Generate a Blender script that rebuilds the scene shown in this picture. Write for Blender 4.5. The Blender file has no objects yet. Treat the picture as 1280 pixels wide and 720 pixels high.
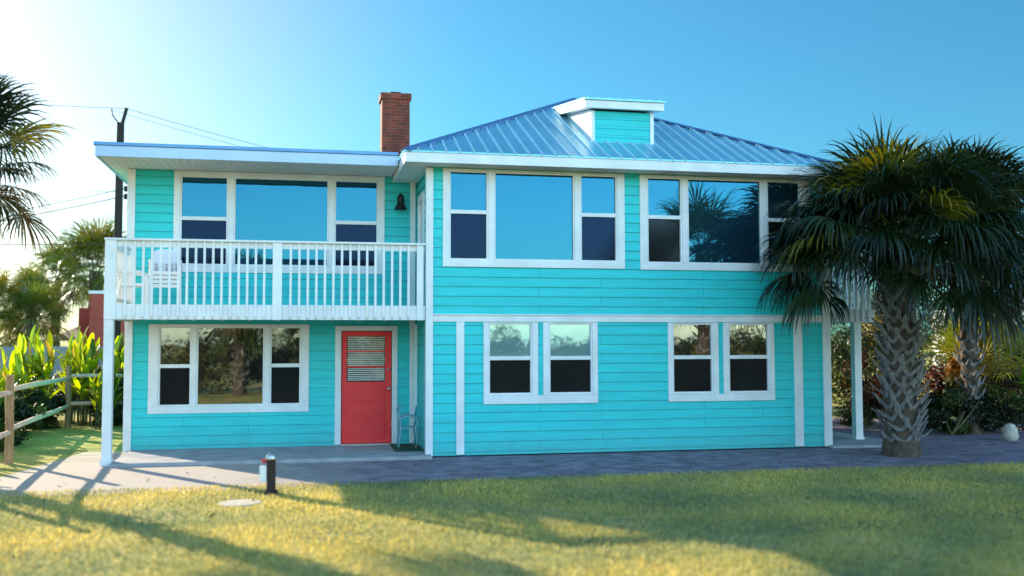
import bpy, math, random
import numpy as np
from mathutils import Vector, Matrix

S = bpy.context.scene
COL = S.collection
R = math.radians

# ------------------------------------------------------------------ camera
cam = bpy.data.cameras.new('camera')
cam.sensor_width = 36.0
cam.lens = 35.44
cam.clip_end = 3000
YAW, PIT, ROLL = .206, .054, -.002
fwd = Vector((math.sin(YAW) * math.cos(PIT), math.cos(YAW) * math.cos(PIT), math.sin(PIT)))
rgt = Vector((math.cos(YAW), -math.sin(YAW), 0))
upv = rgt.cross(fwd)
r2 = rgt * math.cos(ROLL) + upv * math.sin(ROLL)
u2 = -rgt * math.sin(ROLL) + upv * math.cos(ROLL)
camo = bpy.data.objects.new('camera', cam)
COL.objects.link(camo)
camo.matrix_world = Matrix((
    (r2.x, u2.x, -fwd.x, -2.531), (r2.y, u2.y, -fwd.y, -20.3), (r2.z, u2.z, -fwd.z, 2.306), (0, 0, 0, 1)))
cam.dof.use_dof = True
cam.dof.focus_distance = 23.0
cam.dof.aperture_fstop = 0.42
S.camera = camo

# ------------------------------------------------------------------ sky, sun, exposure
SUN_EL, SUN_AZ = 21.0, -35.8          # azimuth measured from +Y towards +X
w = bpy.data.worlds.new('World')
S.world = w
w.use_nodes = True
nt = w.node_tree
nt.nodes.clear()
out = nt.nodes.new('ShaderNodeOutputWorld')
bg = nt.nodes.new('ShaderNodeBackground')
sky = nt.nodes.new('ShaderNodeTexSky')
sky.sky_type = 'NISHITA'
sky.sun_disc = False
sky.sun_elevation = R(SUN_EL)
sky.sun_rotation = R(SUN_AZ)
sky.air_density = 1.1
sky.dust_density = 1.0
sky.ozone_density = 2.5
# added fill for the front: sky behind the viewer brightened, over the house dimmed
tcw = nt.nodes.new('ShaderNodeTexCoord')
sxyz = nt.nodes.new('ShaderNodeSeparateXYZ')
nt.links.new(tcw.outputs['Generated'], sxyz.inputs[0])
mrw = nt.nodes.new('ShaderNodeMapRange')
mrw.interpolation_type = 'SMOOTHSTEP'
mrw.inputs['From Min'].default_value = 0.1
mrw.inputs['From Max'].default_value = -0.7
nt.links.new(sxyz.outputs['Y'], mrw.inputs['Value'])
tint = nt.nodes.new('ShaderNodeMix')
tint.data_type = 'RGBA'
tint.inputs['A'].default_value = (0.19, 0.52, 0.63, 1)
tint.inputs['B'].default_value = (2.35, 2.65, 2.5, 1)
nt.links.new(mrw.outputs[0], tint.inputs['Factor'])
# white glare of the air towards the low sun
dot = nt.nodes.new('ShaderNodeVectorMath')
dot.operation = 'DOT_PRODUCT'
dot.inputs[1].default_value = (math.sin(R(SUN_AZ)) * math.cos(R(SUN_EL)), math.cos(R(SUN_AZ)) * math.cos(R(SUN_EL)), math.sin(R(SUN_EL)))
nt.links.new(tcw.outputs['Generated'], dot.inputs[0])
mrg = nt.nodes.new('ShaderNodeMapRange')
mrg.interpolation_type = 'SMOOTHSTEP'
mrg.inputs['From Min'].default_value = 0.70
mrg.inputs['From Max'].default_value = 0.96
nt.links.new(dot.outputs['Value'], mrg.inputs['Value'])
tint2 = nt.nodes.new('ShaderNodeMix')
tint2.data_type = 'RGBA'
tint2.inputs['B'].default_value = (0.46, 0.52, 0.56, 1)
nt.links.new(mrg.outputs[0], tint2.inputs['Factor'])
nt.links.new(tint.outputs['Result'], tint2.inputs['A'])
mul = nt.nodes.new('ShaderNodeMix')
mul.data_type = 'RGBA'
mul.blend_type = 'MULTIPLY'
mul.inputs['Factor'].default_value = 1.0
nt.links.new(sky.outputs[0], mul.inputs['A'])
nt.links.new(tint2.outputs['Result'], mul.inputs['B'])
nt.links.new(mul.outputs['Result'], bg.inputs['Color'])
bg.inputs['Strength'].default_value = 0.13
nt.links.new(bg.outputs[0], out.inputs['Surface'])

sl = bpy.data.lights.new('sun', 'SUN')
sl.energy = 5.0
sl.angle = R(0.5)
sl.color = (1.0, 0.84, 0.60)
so = bpy.data.objects.new('sun', sl)
COL.objects.link(so)
ce = math.cos(R(SUN_EL))
sd = Vector((math.sin(R(SUN_AZ)) * ce, math.cos(R(SUN_AZ)) * ce, math.sin(R(SUN_EL))))
so.rotation_euler = sd.to_track_quat('Z', 'Y').to_euler()
so.location = sd * 60

S.view_settings.view_transform = 'Standard'
S.view_settings.look = 'None'
S.view_settings.gamma = 1
S.view_settings.use_curve_mapping = False
S.view_settings.exposure = 1.1


# ------------------------------------------------------------------ materials
def new_mat(name):
    m = bpy.data.materials.new(name)
    m.use_nodes = True
    n = m.node_tree.nodes
    return m, n, m.node_tree.links, n['Principled BSDF']


def mat(name, col, rough=.6, metal=0., var=.12, scale=6., bump=0., bscale=60., spec=.5, stretch=(1, 1, 1)):
    """painted / plain surface with uneven tone"""
    m, n, l, b = new_mat(name)
    b.inputs['Roughness'].default_value = rough
    b.inputs['Metallic'].default_value = metal
    b.inputs['Specular IOR Level'].default_value = spec
    tc = n.new('ShaderNodeTexCoord')
    mp = n.new('ShaderNodeMapping')
    mp.inputs['Scale'].default_value = stretch
    l.new(tc.outputs['Object'], mp.inputs[0])
    nz = n.new('ShaderNodeTexNoise')
    nz.inputs['Scale'].default_value = scale
    nz.inputs['Detail'].default_value = 8
    l.new(mp.outputs[0], nz.inputs['Vector'])
    rp = n.new('ShaderNodeValToRGB')
    c = np.array(col)
    rp.color_ramp.elements[0].position = .3
    rp.color_ramp.elements[1].position = .72
    rp.color_ramp.elements[0].color = (*(c * (1 - var)), 1)
    rp.color_ramp.elements[1].color = (*np.clip(c * (1 + var), 0, 1), 1)
    l.new(nz.outputs['Fac'], rp.inputs[0])
    l.new(rp.outputs[0], b.inputs['Base Color'])
    if bump:
        n2 = n.new('ShaderNodeTexNoise')
        n2.inputs['Scale'].default_value = bscale
        n2.inputs['Detail'].default_value = 4
        l.new(mp.outputs[0], n2.inputs['Vector'])
        bp = n.new('ShaderNodeBump')
        bp.inputs['Strength'].default_value = bump
        bp.inputs['Distance'].default_value = .02
        l.new(n2.outputs['Fac'], bp.inputs['Height'])
        l.new(bp.outputs[0], b.inputs['Normal'])
    return m


def leaf_mat(name, trans=.35, rough=.45, gain=1.0):
    """foliage: tone per leaf comes from the mesh attribute 'tone'"""
    m, n, l, b = new_mat(name)
    a = n.new('ShaderNodeAttribute')
    a.attribute_name = 'tone'
    b.inputs['Roughness'].default_value = rough
    b.inputs['Specular IOR Level'].default_value = .5
    tr = n.new('ShaderNodeBsdfTranslucent')
    mx = n.new('ShaderNodeMixShader')
    mx.inputs[0].default_value = trans
    hs = n.new('ShaderNodeHueSaturation')
    hs.inputs['Hue'].default_value = .485
    hs.inputs['Saturation'].default_value = 1.1
    hs.inputs['Value'].default_value = 1.9
    l.new(a.outputs['Color'], b.inputs['Base Color'])
    l.new(a.outputs['Color'], hs.inputs['Color'])
    l.new(hs.outputs[0], tr.inputs['Color'])
    l.new(b.outputs[0], mx.inputs[1])
    l.new(tr.outputs[0], mx.inputs[2])
    l.new(mx.outputs[0], n['Material Output'].inputs['Surface'])
    return m


def glass_mat(name, tint, refl, body, rough=.01, wavy=.035):
    """window glass seen from outside by day: mirror of the surroundings over a dim room"""
    m, n, l, b = new_mat(name)
    b.inputs['Base Color'].default_value = (*body, 1)
    b.inputs['Roughness'].default_value = .5
    b.inputs['Specular IOR Level'].default_value = .08
    g = n.new('ShaderNodeBsdfGlossy')
    g.inputs['Color'].default_value = (*tint, 1)
    g.inputs['Roughness'].default_value = rough
    mx = n.new('ShaderNodeMixShader')
    lw = n.new('ShaderNodeLayerWeight')
    lw.inputs['Blend'].default_value = .35
    mr = n.new('ShaderNodeMapRange')
    mr.inputs['To Min'].default_value = refl
    mr.inputs['To Max'].default_value = min(1, refl + .35)
    l.new(lw.outputs['Facing'], mr.inputs['Value'])
    l.new(mr.outputs[0], mx.inputs[0])
    nz = n.new('ShaderNodeTexNoise')
    nz.inputs['Scale'].default_value = 1.3
    tc = n.new('ShaderNodeTexCoord')
    l.new(tc.outputs['Object'], nz.inputs['Vector'])
    bp = n.new('ShaderNodeBump')
    bp.inputs['Strength'].default_value = wavy
    bp.inputs['Distance'].default_value = .05
    l.new(nz.outputs['Fac'], bp.inputs['Height'])
    l.new(bp.outputs[0], g.inputs['Normal'])
    l.new(b.outputs[0], mx.inputs[1])
    l.new(g.outputs[0], mx.inputs[2])
    l.new(mx.outputs[0], n['Material Output'].inputs['Surface'])
    return m


def brick_mat(name, c1, c2, mort, scale, bw, rh, ms=.02, rough=.85, bump=.4):
    m, n, l, b = new_mat(name)
    b.inputs['Roughness'].default_value = rough
    tc = n.new('ShaderNodeTexCoord')
    mp = n.new('ShaderNodeMapping')
    l.new(tc.outputs['Object'], mp.inputs[0])
    br = n.new('ShaderNodeTexBrick')
    br.inputs['Scale'].default_value = scale
    br.inputs['Brick Width'].default_value = bw
    br.inputs['Row Height'].default_value = rh
    br.inputs['Mortar Size'].default_value = ms
    br.inputs['Color1'].default_value = (*c1, 1)
    br.inputs['Color2'].default_value = (*c2, 1)
    br.inputs['Mortar'].default_value = (*mort, 1)
    l.new(mp.outputs[0], br.inputs['Vector'])
    nz = n.new('ShaderNodeTexNoise')
    nz.inputs['Scale'].default_value = 2.2
    nz.inputs['Detail'].default_value = 9
    l.new(tc.outputs['Object'], nz.inputs['Vector'])
    mr = n.new('ShaderNodeMapRange')
    mr.inputs['From Min'].default_value = .25
    mr.inputs['From Max'].default_value = .75
    mr.inputs['To Min'].default_value = .5
    mr.inputs['To Max'].default_value = 1.25
    l.new(nz.outputs['Fac'], mr.inputs['Value'])
    mm = n.new('ShaderNodeMix')
    mm.data_type = 'RGBA'
    mm.blend_type = 'MULTIPLY'
    mm.inputs['Factor'].default_value = 1
    l.new(br.outputs['Color'], mm.inputs['A'])
    l.new(mr.outputs[0], mm.inputs['B'])
    l.new(mm.outputs['Result'], b.inputs['Base Color'])
    bp = n.new('ShaderNodeBump')
    bp.inputs['Strength'].default_value = bump
    bp.inputs['Distance'].default_value = .01
    l.new(br.outputs['Color'], bp.inputs['Height'])
    l.new(bp.outputs[0], b.inputs['Normal'])
    return m, mp


def ground_mat():
    m, n, l, b = new_mat('lawn')
    b.inputs['Roughness'].default_value = .95
    b.inputs['Specular IOR Level'].default_value = .1
    tc = n.new('ShaderNodeTexCoord')
    n1 = n.new('ShaderNodeTexNoise')
    n1.inputs['Scale'].default_value = .55
    n1.inputs['Detail'].default_value = 7
    n1.inputs['Roughness'].default_value = .62
    n2 = n.new('ShaderNodeTexNoise')
    n2.inputs['Scale'].default_value = 14
    n2.inputs['Detail'].default_value = 6
    l.new(tc.outputs['Object'], n1.inputs['Vector'])
    l.new(tc.outputs['Object'], n2.inputs['Vector'])
    r1 = n.new('ShaderNodeValToRGB')
    e = r1.color_ramp.elements
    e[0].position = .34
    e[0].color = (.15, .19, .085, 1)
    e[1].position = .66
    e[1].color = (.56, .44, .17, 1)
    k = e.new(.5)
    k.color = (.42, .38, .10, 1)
    l.new(n1.outputs['Fac'], r1.inputs[0])
    mr = n.new('ShaderNodeMapRange')
    mr.inputs['From Min'].default_value = .3
    mr.inputs['From Max'].default_value = .7
    mr.inputs['To Min'].default_value = .65
    mr.inputs['To Max'].default_value = 1.3
    l.new(n2.outputs['Fac'], mr.inputs['Value'])
    mm = n.new('ShaderNodeMix')
    mm.data_type = 'RGBA'
    mm.blend_type = 'MULTIPLY'
    mm.inputs['Factor'].default_value = 1
    l.new(r1.outputs[0], mm.inputs['A'])
    l.new(mr.outputs[0], mm.inputs['B'])
    l.new(mm.outputs['Result'], b.inputs['Base Color'])
    bp = n.new('ShaderNodeBump')
    bp.inputs['Strength'].default_value = .7
    bp.inputs['Distance'].default_value = .04
    l.new(n2.outputs['Fac'], bp.inputs['Height'])
    l.new(bp.outputs[0], b.inputs['Normal'])
    return m


M = dict(
    ribmetal=mat('roof_rib_metal', (.50, .78, .88), .4, .3, var=.08),
    white=mat('white_paint', (.78, .79, .80), .5, var=.09, scale=2.2, bump=.08, bscale=45),
    soffit=mat('soffit_white', (.72, .71, .68), .7, var=.06, scale=3),
    red=mat('red_paint', (.95, .035, .035), .6, var=.10, scale=4, bump=.08, stretch=(1, 1, 5)),
    metal=mat('roof_metal', (.22, .56, .72), .36, .5, var=.08, scale=1.2),
    capmetal=mat('roof_cap_metal', (.12, .27, .50), .42, .5, var=.08, scale=3),
    gutter=mat('fascia_metal', (.42, .55, .74), .4, .2, var=.06, scale=2),
    black=mat('black_metal', (.012, .012, .013), .45, .3),
    chrome=mat('brushed_metal', (.6, .6, .58), .3, .9),
    plastic=mat('white_plastic', (.78, .79, .80), .35, var=.03),
    wood=mat('weathered_wood', (.38, .22, .11), .85, var=.35, scale=9, bump=.5, bscale=40, stretch=(1, 1, .2)),
    rail=mat('pale_weathered_rail', (.72, .46, .36), .85, var=.3, scale=7, bump=.5, bscale=40),
    polewood=mat('dark_pole_wood', (.03, .02, .017), .9, var=.3, scale=8, bump=.4, stretch=(1, 1, .1)),
    boot=mat('palm_boot', (.22, .20, .20), .9, var=.4, scale=10, bump=.5, bscale=50),
    trunk=mat('palm_trunk', (.10, .07, .05), .95, var=.4, scale=9, bump=.9, bscale=30),
    stucco=mat('red_stucco', (.40, .075, .05), .9, var=.15, scale=5, bump=.3),
    grey=mat('grey_boards', (.24, .25, .27), .9, var=.25, scale=7, stretch=(1, 1, 6)),
    canvas=mat('tan_canvas', (.46, .40, .30), .9, var=.1),
    concrete=mat('porch_concrete', (.34, .34, .36), .85, var=.22, scale=2.5, bump=.25),
    stone=mat('pale_stone', (.50, .46, .38), .9, var=.2, scale=9, bump=.4),
    turf=mat('green_mat', (.012, .07, .03), .95, var=.3, scale=30, bump=.6),
    bluewhite=mat('pale_blue_enamel', (.20, .42, .48), .45, var=.1),
    redpl=mat('red_plastic', (.55, .03, .03), .4),
    rubber=mat('wire_black', (.03, .03, .035), .7),
    stem=mat('stem', (.12, .13, .05), .8, var=.3),
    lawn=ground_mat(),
    leaf=leaf_mat('palm_leaf', .22, .24),
    bright=leaf_mat('broad_leaf', .5, .35),
    small=leaf_mat('shrub_leaf', .35, .5),
    grassm=leaf_mat('grass_blade', .3, .6),
    gup=glass_mat('sky_glass', (.022, .13, .21), .70, (.02, .08, .13)),
    gblind=glass_mat('glass_over_blind', (.30, .52, .58), .50, (.26, .42, .44)),
    glow=glass_mat('screened_glass', (.018, .045, .11), .20, (.004, .008, .022), .08),
    gscr=glass_mat('dark_screened_glass', (.16, .20, .26), .06, (.005, .006, .008), .1),
    gdark=glass_mat('dark_glass', (.50, .55, .55), .40, (.008, .010, .012)),
)


def siding_mat(name, phase):
    m, n, l, b = new_mat(name)
    b.inputs['Roughness'].default_value = .55
    tc = n.new('ShaderNodeTexCoord')
    sx = n.new('ShaderNodeSeparateXYZ')
    l.new(tc.outputs['Object'], sx.inputs[0])
    cx = n.new('ShaderNodeCombineXYZ')
    l.new(sx.outputs['X'], cx.inputs['X'])
    ad = n.new('ShaderNodeMath')
    ad.operation = 'ADD'
    ad.inputs[1].default_value = .197 * 10 - phase
    l.new(sx.outputs['Z'], ad.inputs[0])
    l.new(ad.outputs[0], cx.inputs['Y'])
    br = n.new('ShaderNodeTexBrick')
    br.offset = .37
    br.offset_frequency = 2
    br.inputs['Scale'].default_value = 1
    br.inputs['Brick Width'].default_value = 3.62
    br.inputs['Row Height'].default_value = .197
    br.inputs['Mortar Size'].default_value = .0042
    br.inputs['Mortar Smooth'].default_value = .3
    br.inputs['Color1'].default_value = (.016, .62, .64, 1)
    br.inputs['Color2'].default_value = (.018, .59, .61, 1)
    br.inputs['Mortar'].default_value = (.006, .24, .26, 1)
    l.new(cx.outputs[0], br.inputs['Vector'])
    # fading, long streaks along the boards, and splashed dirt along the foot of the wall
    mp = n.new('ShaderNodeMapping')
    mp.inputs['Scale'].default_value = (.5, .5, 5)
    l.new(tc.outputs['Object'], mp.inputs[0])
    nz = n.new('ShaderNodeTexNoise')
    nz.inputs['Scale'].default_value = 2.0
    nz.inputs['Detail'].default_value = 9
    nz.inputs['Roughness'].default_value = .65
    l.new(mp.outputs[0], nz.inputs['Vector'])
    mr = n.new('ShaderNodeMapRange')
    mr.inputs['From Min'].default_value = .3
    mr.inputs['From Max'].default_value = .7
    mr.inputs['To Min'].default_value = .86
    mr.inputs['To Max'].default_value = 1.08
    l.new(nz.outputs['Fac'], mr.inputs['Value'])
    mm = n.new('ShaderNodeMix')
    mm.data_type = 'RGBA'
    mm.blend_type = 'MULTIPLY'
    mm.inputs['Factor'].default_value = 1
    l.new(br.outputs['Color'], mm.inputs['A'])
    l.new(mr.outputs[0], mm.inputs['B'])
    n3 = n.new('ShaderNodeTexNoise')
    n3.inputs['Scale'].default_value = 5
    n3.inputs['Detail'].default_value = 8
    l.new(tc.outputs['Object'], n3.inputs['Vector'])
    mz = n.new('ShaderNodeMapRange')
    mz.inputs['From Min'].default_value = .05
    mz.inputs['From Max'].default_value = .55
    mz.inputs['To Min'].default_value = .75
    mz.inputs['To Max'].default_value = .0
    l.new(sx.outputs['Z'], mz.inputs['Value'])
    ms = n.new('ShaderNodeMath')
    ms.operation = 'MULTIPLY'
    l.new(mz.outputs[0], ms.inputs[0])
    l.new(n3.outputs['Fac'], ms.inputs[1])
    md = n.new('ShaderNodeMix')
    md.data_type = 'RGBA'
    md.inputs['B'].default_value = (.10, .30, .28, 1)
    l.new(ms.outputs[0], md.inputs['Factor'])
    l.new(mm.outputs['Result'], md.inputs['A'])
    l.new(md.outputs['Result'], b.inputs['Base Color'])
    n2 = n.new('ShaderNodeTexNoise')
    n2.inputs['Scale'].default_value = 55
    l.new(mp.outputs[0], n2.inputs['Vector'])
    bp = n.new('ShaderNodeBump')
    bp.inputs['Strength'].default_value = .15
    bp.inputs['Distance'].default_value = .01
    l.new(n2.outputs['Fac'], bp.inputs['Height'])
    l.new(bp.outputs[0], b.inputs['Normal'])
    return m


M['teal'] = siding_mat('teal_siding', .10)
M['teal2'] = siding_mat('teal_siding_wing', .15)
M['brick'], mpb = brick_mat('chimney_brick', (.30, .045, .018), (.15, .025, .014), (.17, .08, .05), 1.0, .22, .075, .010)
mpb.inputs['Rotation'].default_value = (R(90), 0, 0)
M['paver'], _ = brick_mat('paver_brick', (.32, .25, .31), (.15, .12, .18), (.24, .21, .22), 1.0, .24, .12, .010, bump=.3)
n, l = M['paver'].node_tree.nodes, M['paver'].node_tree.links      # left end paler: the sunlight on it is painted into the paving colour
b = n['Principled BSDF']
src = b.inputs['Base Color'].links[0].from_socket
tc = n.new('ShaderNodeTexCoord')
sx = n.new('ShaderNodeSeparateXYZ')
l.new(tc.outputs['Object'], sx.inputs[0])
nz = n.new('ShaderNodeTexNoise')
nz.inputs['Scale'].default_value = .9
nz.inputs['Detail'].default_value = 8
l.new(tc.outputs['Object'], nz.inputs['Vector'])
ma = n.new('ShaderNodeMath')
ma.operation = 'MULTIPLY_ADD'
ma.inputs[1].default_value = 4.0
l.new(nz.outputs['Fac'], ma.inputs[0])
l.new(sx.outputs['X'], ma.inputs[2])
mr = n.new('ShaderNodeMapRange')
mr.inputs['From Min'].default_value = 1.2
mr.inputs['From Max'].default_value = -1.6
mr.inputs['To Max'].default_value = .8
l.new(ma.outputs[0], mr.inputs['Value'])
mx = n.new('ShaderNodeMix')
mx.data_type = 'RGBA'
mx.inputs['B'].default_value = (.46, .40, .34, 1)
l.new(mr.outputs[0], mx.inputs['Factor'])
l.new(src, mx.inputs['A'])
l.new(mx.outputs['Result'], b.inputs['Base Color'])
M['slab'], _ = brick_mat('patio_slabs', (.50, .47, .44), (.44, .42, .41), (.24, .23, .22), 1.0, 1.1, 1.1, .012, bump=.2)


# ------------------------------------------------------------------ mesh builder
class MB:
    def __init__(s):
        s.v, s.f, s.t = [], [], []

    def quad(s, a, b, c, d):
        i = len(s.v)
        s.v += [tuple(a), tuple(b), tuple(c), tuple(d)]
        s.f.append((i, i + 1, i + 2, i + 3))
        return s

    def poly(s, pts):
        i = len(s.v)
        s.v += [tuple(p) for p in pts]
        s.f.append(tuple(range(i, i + len(pts))))
        return s

    def hexa(s, p):            # p: 4 bottom pts ccw, 4 top pts
        i = len(s.v)
        s.v += [tuple(q) for q in p]
        for q in ((3, 2, 1, 0), (4, 5, 6, 7), (0, 1, 5, 4), (1, 2, 6, 5), (2, 3, 7, 6), (3, 0, 4, 7)):
            s.f.append(tuple(i + k for k in q))
        return s

    def box(s, x0, x1, y0, y1, z0, z1):
        return s.hexa([(x0, y0, z0), (x1, y0, z0), (x1, y1, z0), (x0, y1, z0),
                       (x0, y0, z1), (x1, y0, z1), (x1, y1, z1), (x0, y1, z1)])

    def bar(s, a, b, w, h, up=(0, 0, 1)):     # rectangular bar from a to b
        a, b = Vector(a), Vector(b)
        d = (b - a).normalized()
        u = Vector(up)
        if abs(d.dot(u)) > .98:
            u = Vector((1, 0, 0))
        sd_ = d.cross(u).normalized()
        u = sd_.cross(d)
        p = []
        for c in (a, b):
            p.append([c - sd_ * w / 2 - u * h / 2, c + sd_ * w / 2 - u * h / 2, c + sd_ * w / 2 + u * h / 2, c - sd_ * w / 2 + u * h / 2])
        i = len(s.v)
        s.v += [tuple(q) for q in p[0] + p[1]]
        for q in ((0, 1, 2, 3), (7, 6, 5, 4), (1, 0, 4, 5), (2, 1, 5, 6), (3, 2, 6, 7), (0, 3, 7, 4)):
            s.f.append(tuple(i + k for k in q))
        return s

    def tube(s, pts, rad, n=8, cap=True):
        pts = [Vector(p) for p in pts]
        if not hasattr(rad, '__len__'):
            rad = [rad] * len(pts)
        base = len(s.v)
        up = Vector((.13, .21, 1)).normalized()
        for k, p in enumerate(pts):
            d = (pts[min(k + 1, len(pts) - 1)] - pts[max(k - 1, 0)]).normalized()
            a = d.cross(up)
            if a.length < .2:
                a = d.cross(Vector((1, 0, 0)))
            a.normalize()
            b = a.cross(d)
            for j in range(n):
                th = 2 * math.pi * j / n
                s.v.append(tuple(p + (a * math.cos(th) + b * math.sin(th)) * rad[k]))
        for k in range(len(pts) - 1):
            for j in range(n):
                s.f.append((base + k * n + j, base + k * n + (j + 1) % n, base + (k + 1) * n + (j + 1) % n, base + (k + 1) * n + j))
        if cap:
            s.f.append(tuple(base + j for j in range(n))[::-1])
            s.f.append(tuple(base + (len(pts) - 1) * n + j for j in range(n)))
        return s

    def lathe(s, c, prof, n=20, rough=0.):
        base = len(s.v)
        for (r, z) in prof:
            for j in range(n):
                th = 2 * math.pi * j / n
                rr = r * (1 + rough * random.uniform(-1, 1))
                s.v.append((c[0] + rr * math.cos(th), c[1] + rr * math.sin(th), c[2] + z))
        for k in range(len(prof) - 1):
            for j in range(n):
                s.f.append((base + k * n + j, base + k * n + (j + 1) % n, base + (k + 1) * n + (j + 1) % n, base + (k + 1) * n + j))
        s.f.append(tuple(base + j for j in range(n))[::-1])
        s.f.append(tuple(base + (len(prof) - 1) * n + j for j in range(n)))
        return s

    def build(s, name, m, parent=None, smooth=False, bevel=0.):
        me = bpy.data.meshes.new(name)
        me.from_pydata(s.v, [], s.f)
        me.materials.append(m)
        if s.t:
            at = me.attributes.new('tone', 'FLOAT_COLOR', 'POINT')
            a = np.ones((len(s.v), 4), np.float32)
            a[:, :3] = np.array(s.t, np.float32)
            at.data.foreach_set('color', a.ravel())
        if smooth:
            me.polygons.foreach_set('use_smooth', [True] * len(me.polygons))
        me.update()
        o = bpy.data.objects.new(name, me)
        COL.objects.link(o)
        if parent:
            o.parent = parent
        if bevel:
            bv = o.modifiers.new('bevel', 'BEVEL')
            bv.width = bevel
            bv.segments = 2
            bv.limit_method = 'ANGLE'
        return o


def tag(o, label=None, cat=None, group=None, kind=None):
    for k, v in (('label', label), ('category', cat), ('group', group), ('kind', kind)):
        if v:
            o[k] = v
    return o


def thing(name, label, cat, loc=(0, 0, 0), rz=0., group=None):
    o = bpy.data.objects.new(name, None)
    COL.objects.link(o)
    o.location = loc
    o.rotation_euler.z = rz
    return tag(o, label, cat, group)


def copy_tree(o, parent=None):
    c = o.copy()
    COL.objects.link(c)
    if parent:
        c.parent = parent
    for ch in [x for x in S.objects if x.parent == o]:
        copy_tree(ch, c)
    return c


def np_mesh(name, verts, faces_n, idx, tone, m, parent=None, smooth=False):
    """fast mesh: verts (N,3), idx flat loop indices, faces_n verts per face"""
    me = bpy.data.meshes.new(name)
    nf = len(idx) // faces_n
    me.vertices.add(len(verts))
    me.vertices.foreach_set('co', np.asarray(verts, np.float32).ravel())
    me.loops.add(len(idx))
    me.loops.foreach_set('vertex_index', np.asarray(idx, np.int32))
    me.polygons.add(nf)
    me.polygons.foreach_set('loop_start', np.arange(nf, dtype=np.int32) * faces_n)
    me.polygons.foreach_set('loop_total', np.full(nf, faces_n, np.int32))
    at = me.attributes.new('tone', 'FLOAT_COLOR', 'POINT')
    a = np.ones((len(verts), 4), np.float32)
    a[:, :3] = tone
    at.data.foreach_set('color', a.ravel())
    if smooth:
        me.polygons.foreach_set('use_smooth', np.ones(nf, bool))
    me.materials.append(m)
    me.update()
    me.validate()
    o = bpy.data.objects.new(name, me)
    COL.objects.link(o)
    if parent:
        o.parent = parent
    return o


# ------------------------------------------------------------------ ground
tag(MB().quad((-900, -900, 0), (900, -900, 0), (900, 900, 0), (-900, 900, 0)).build('ground', M['lawn']), kind='structure')


def wavy_edge(x0, x1, y, n, amp, seed):
    rnd = random.Random(seed)
    return [(x0 + (x1 - x0) * i / n, y + rnd.uniform(-amp, amp)) for i in range(n + 1)]


# one sheet of pavers: patio at the left, strip along the front, area at the right
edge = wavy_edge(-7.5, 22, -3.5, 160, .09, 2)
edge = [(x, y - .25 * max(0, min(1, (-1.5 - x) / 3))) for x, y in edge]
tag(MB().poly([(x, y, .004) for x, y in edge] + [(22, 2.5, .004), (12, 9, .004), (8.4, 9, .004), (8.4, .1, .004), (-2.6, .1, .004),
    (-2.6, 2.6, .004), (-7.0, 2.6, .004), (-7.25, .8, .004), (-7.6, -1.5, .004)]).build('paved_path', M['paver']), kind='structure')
# porch slabs
tag(MB().box(-6.0, 0.02, -.35, 2.2, .0, .075).build('porch_slab', M['concrete'], bevel=.01), kind='structure')
tag(MB().box(8.75, 10.6, -.25, 6, .0, .06).build('side_porch_slab', M['concrete'], bevel=.01), kind='structure')

# ------------------------------------------------------------------ the house
house = thing('beach_house', 'turquoise two storey beach house with white trim, metal hip roof and red door', 'house', (0, 0, 0))
LAP = .197


def siding(mb, o, ux, length, z0, z1, holes=(), phase=0.):
    """lap boards on a wall: o = wall start (x,y), ux = unit dir along it; outward = ux rotated -90 deg; holes (s0,s1,z0,z1)"""
    nx, ny = ux[1], -ux[0]
    zs = [z0]
    k = z0 - phase
    z = z0
    while z < z1 - 1e-6:
        zt = min(z1, (math.floor((z - phase) / LAP + 1e-6) + 1) * LAP + phase)
        cuts = sorted({z, zt} | {h for H in holes for h in H[2:4] if z < h < zt})
        zb0 = math.floor((z - phase) / LAP + 1e-6) * LAP + phase

        def off(q):
            return .023 - .019 * (q - zb0) / LAP
        for a, b in zip(cuts[:-1], cuts[1:]):
            segs = [(0., length)]
            for H in holes:
                if H[2] < (a + b) / 2 < H[3]:
                    ns = []
                    for s0, s1 in segs:
                        if H[1] <= s0 or H[0] >= s1:
                            ns.append((s0, s1))
                            continue
                        if H[0] > s0:
                            ns.append((s0, H[0]))
                        if H[1] < s1:
                            ns.append((H[1], s1))
                    segs = ns
            for s0, s1 in segs:
                def P(sx, zz, oo):
                    return (o[0] + ux[0] * sx + nx * oo, o[1] + ux[1] * sx + ny * oo, zz)
                mb.quad(P(s0, a, off(a)), P(s1, a, off(a)), P(s1, b, off(b)), P(s0, b, off(b)))
                if a == z:       # the shadowed underside lip of the board
                    mb.quad(P(s0, a, 0.), P(s1, a, 0.), P(s1, a, off(a)), P(s0, a, off(a)))
        z = zt


# openings: (x0,x1,z0,z1) inner edge of the casings
WB = (.40, 3.98, 3.99, 5.83)
WC = (4.64, 8.2, 3.98, 5.83)
WD1, WD2 = (1.21, 2.13, 1.24, 2.71), (2.48, 3.42, 1.24, 2.71)
WE1, WE2 = (5.18, 6.10, 1.22, 2.71), (6.45, 7.40, 1.22, 2.71)
front = MB()
siding(front, (0, 0), (1, 0), 8.74, .03, 5.9, [WB, WC, WD1, WD2, WE1, WE2], phase=.10)
siding(front, (0, 2.15), (0, -1), 2.15, .03, 5.9, [(.5, 1.3, 3.1, 5.35)], phase=.10)
siding(front, (8.74, 0), (0, 1), 8.3, .03, 5.9, (), phase=.10)
siding(front, (8.74, 8.3), (-1, 0), 14.84, .03, 5.9, (), phase=.10)
front.build('main_wall', M['teal'], house)
WA = (-5.09, -.88, 3.97, 5.90)
WF = (-5.48, -2.53, .97, 2.66)
DR = (-1.67, -.56, .1, 2.57)
left = MB()
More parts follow.
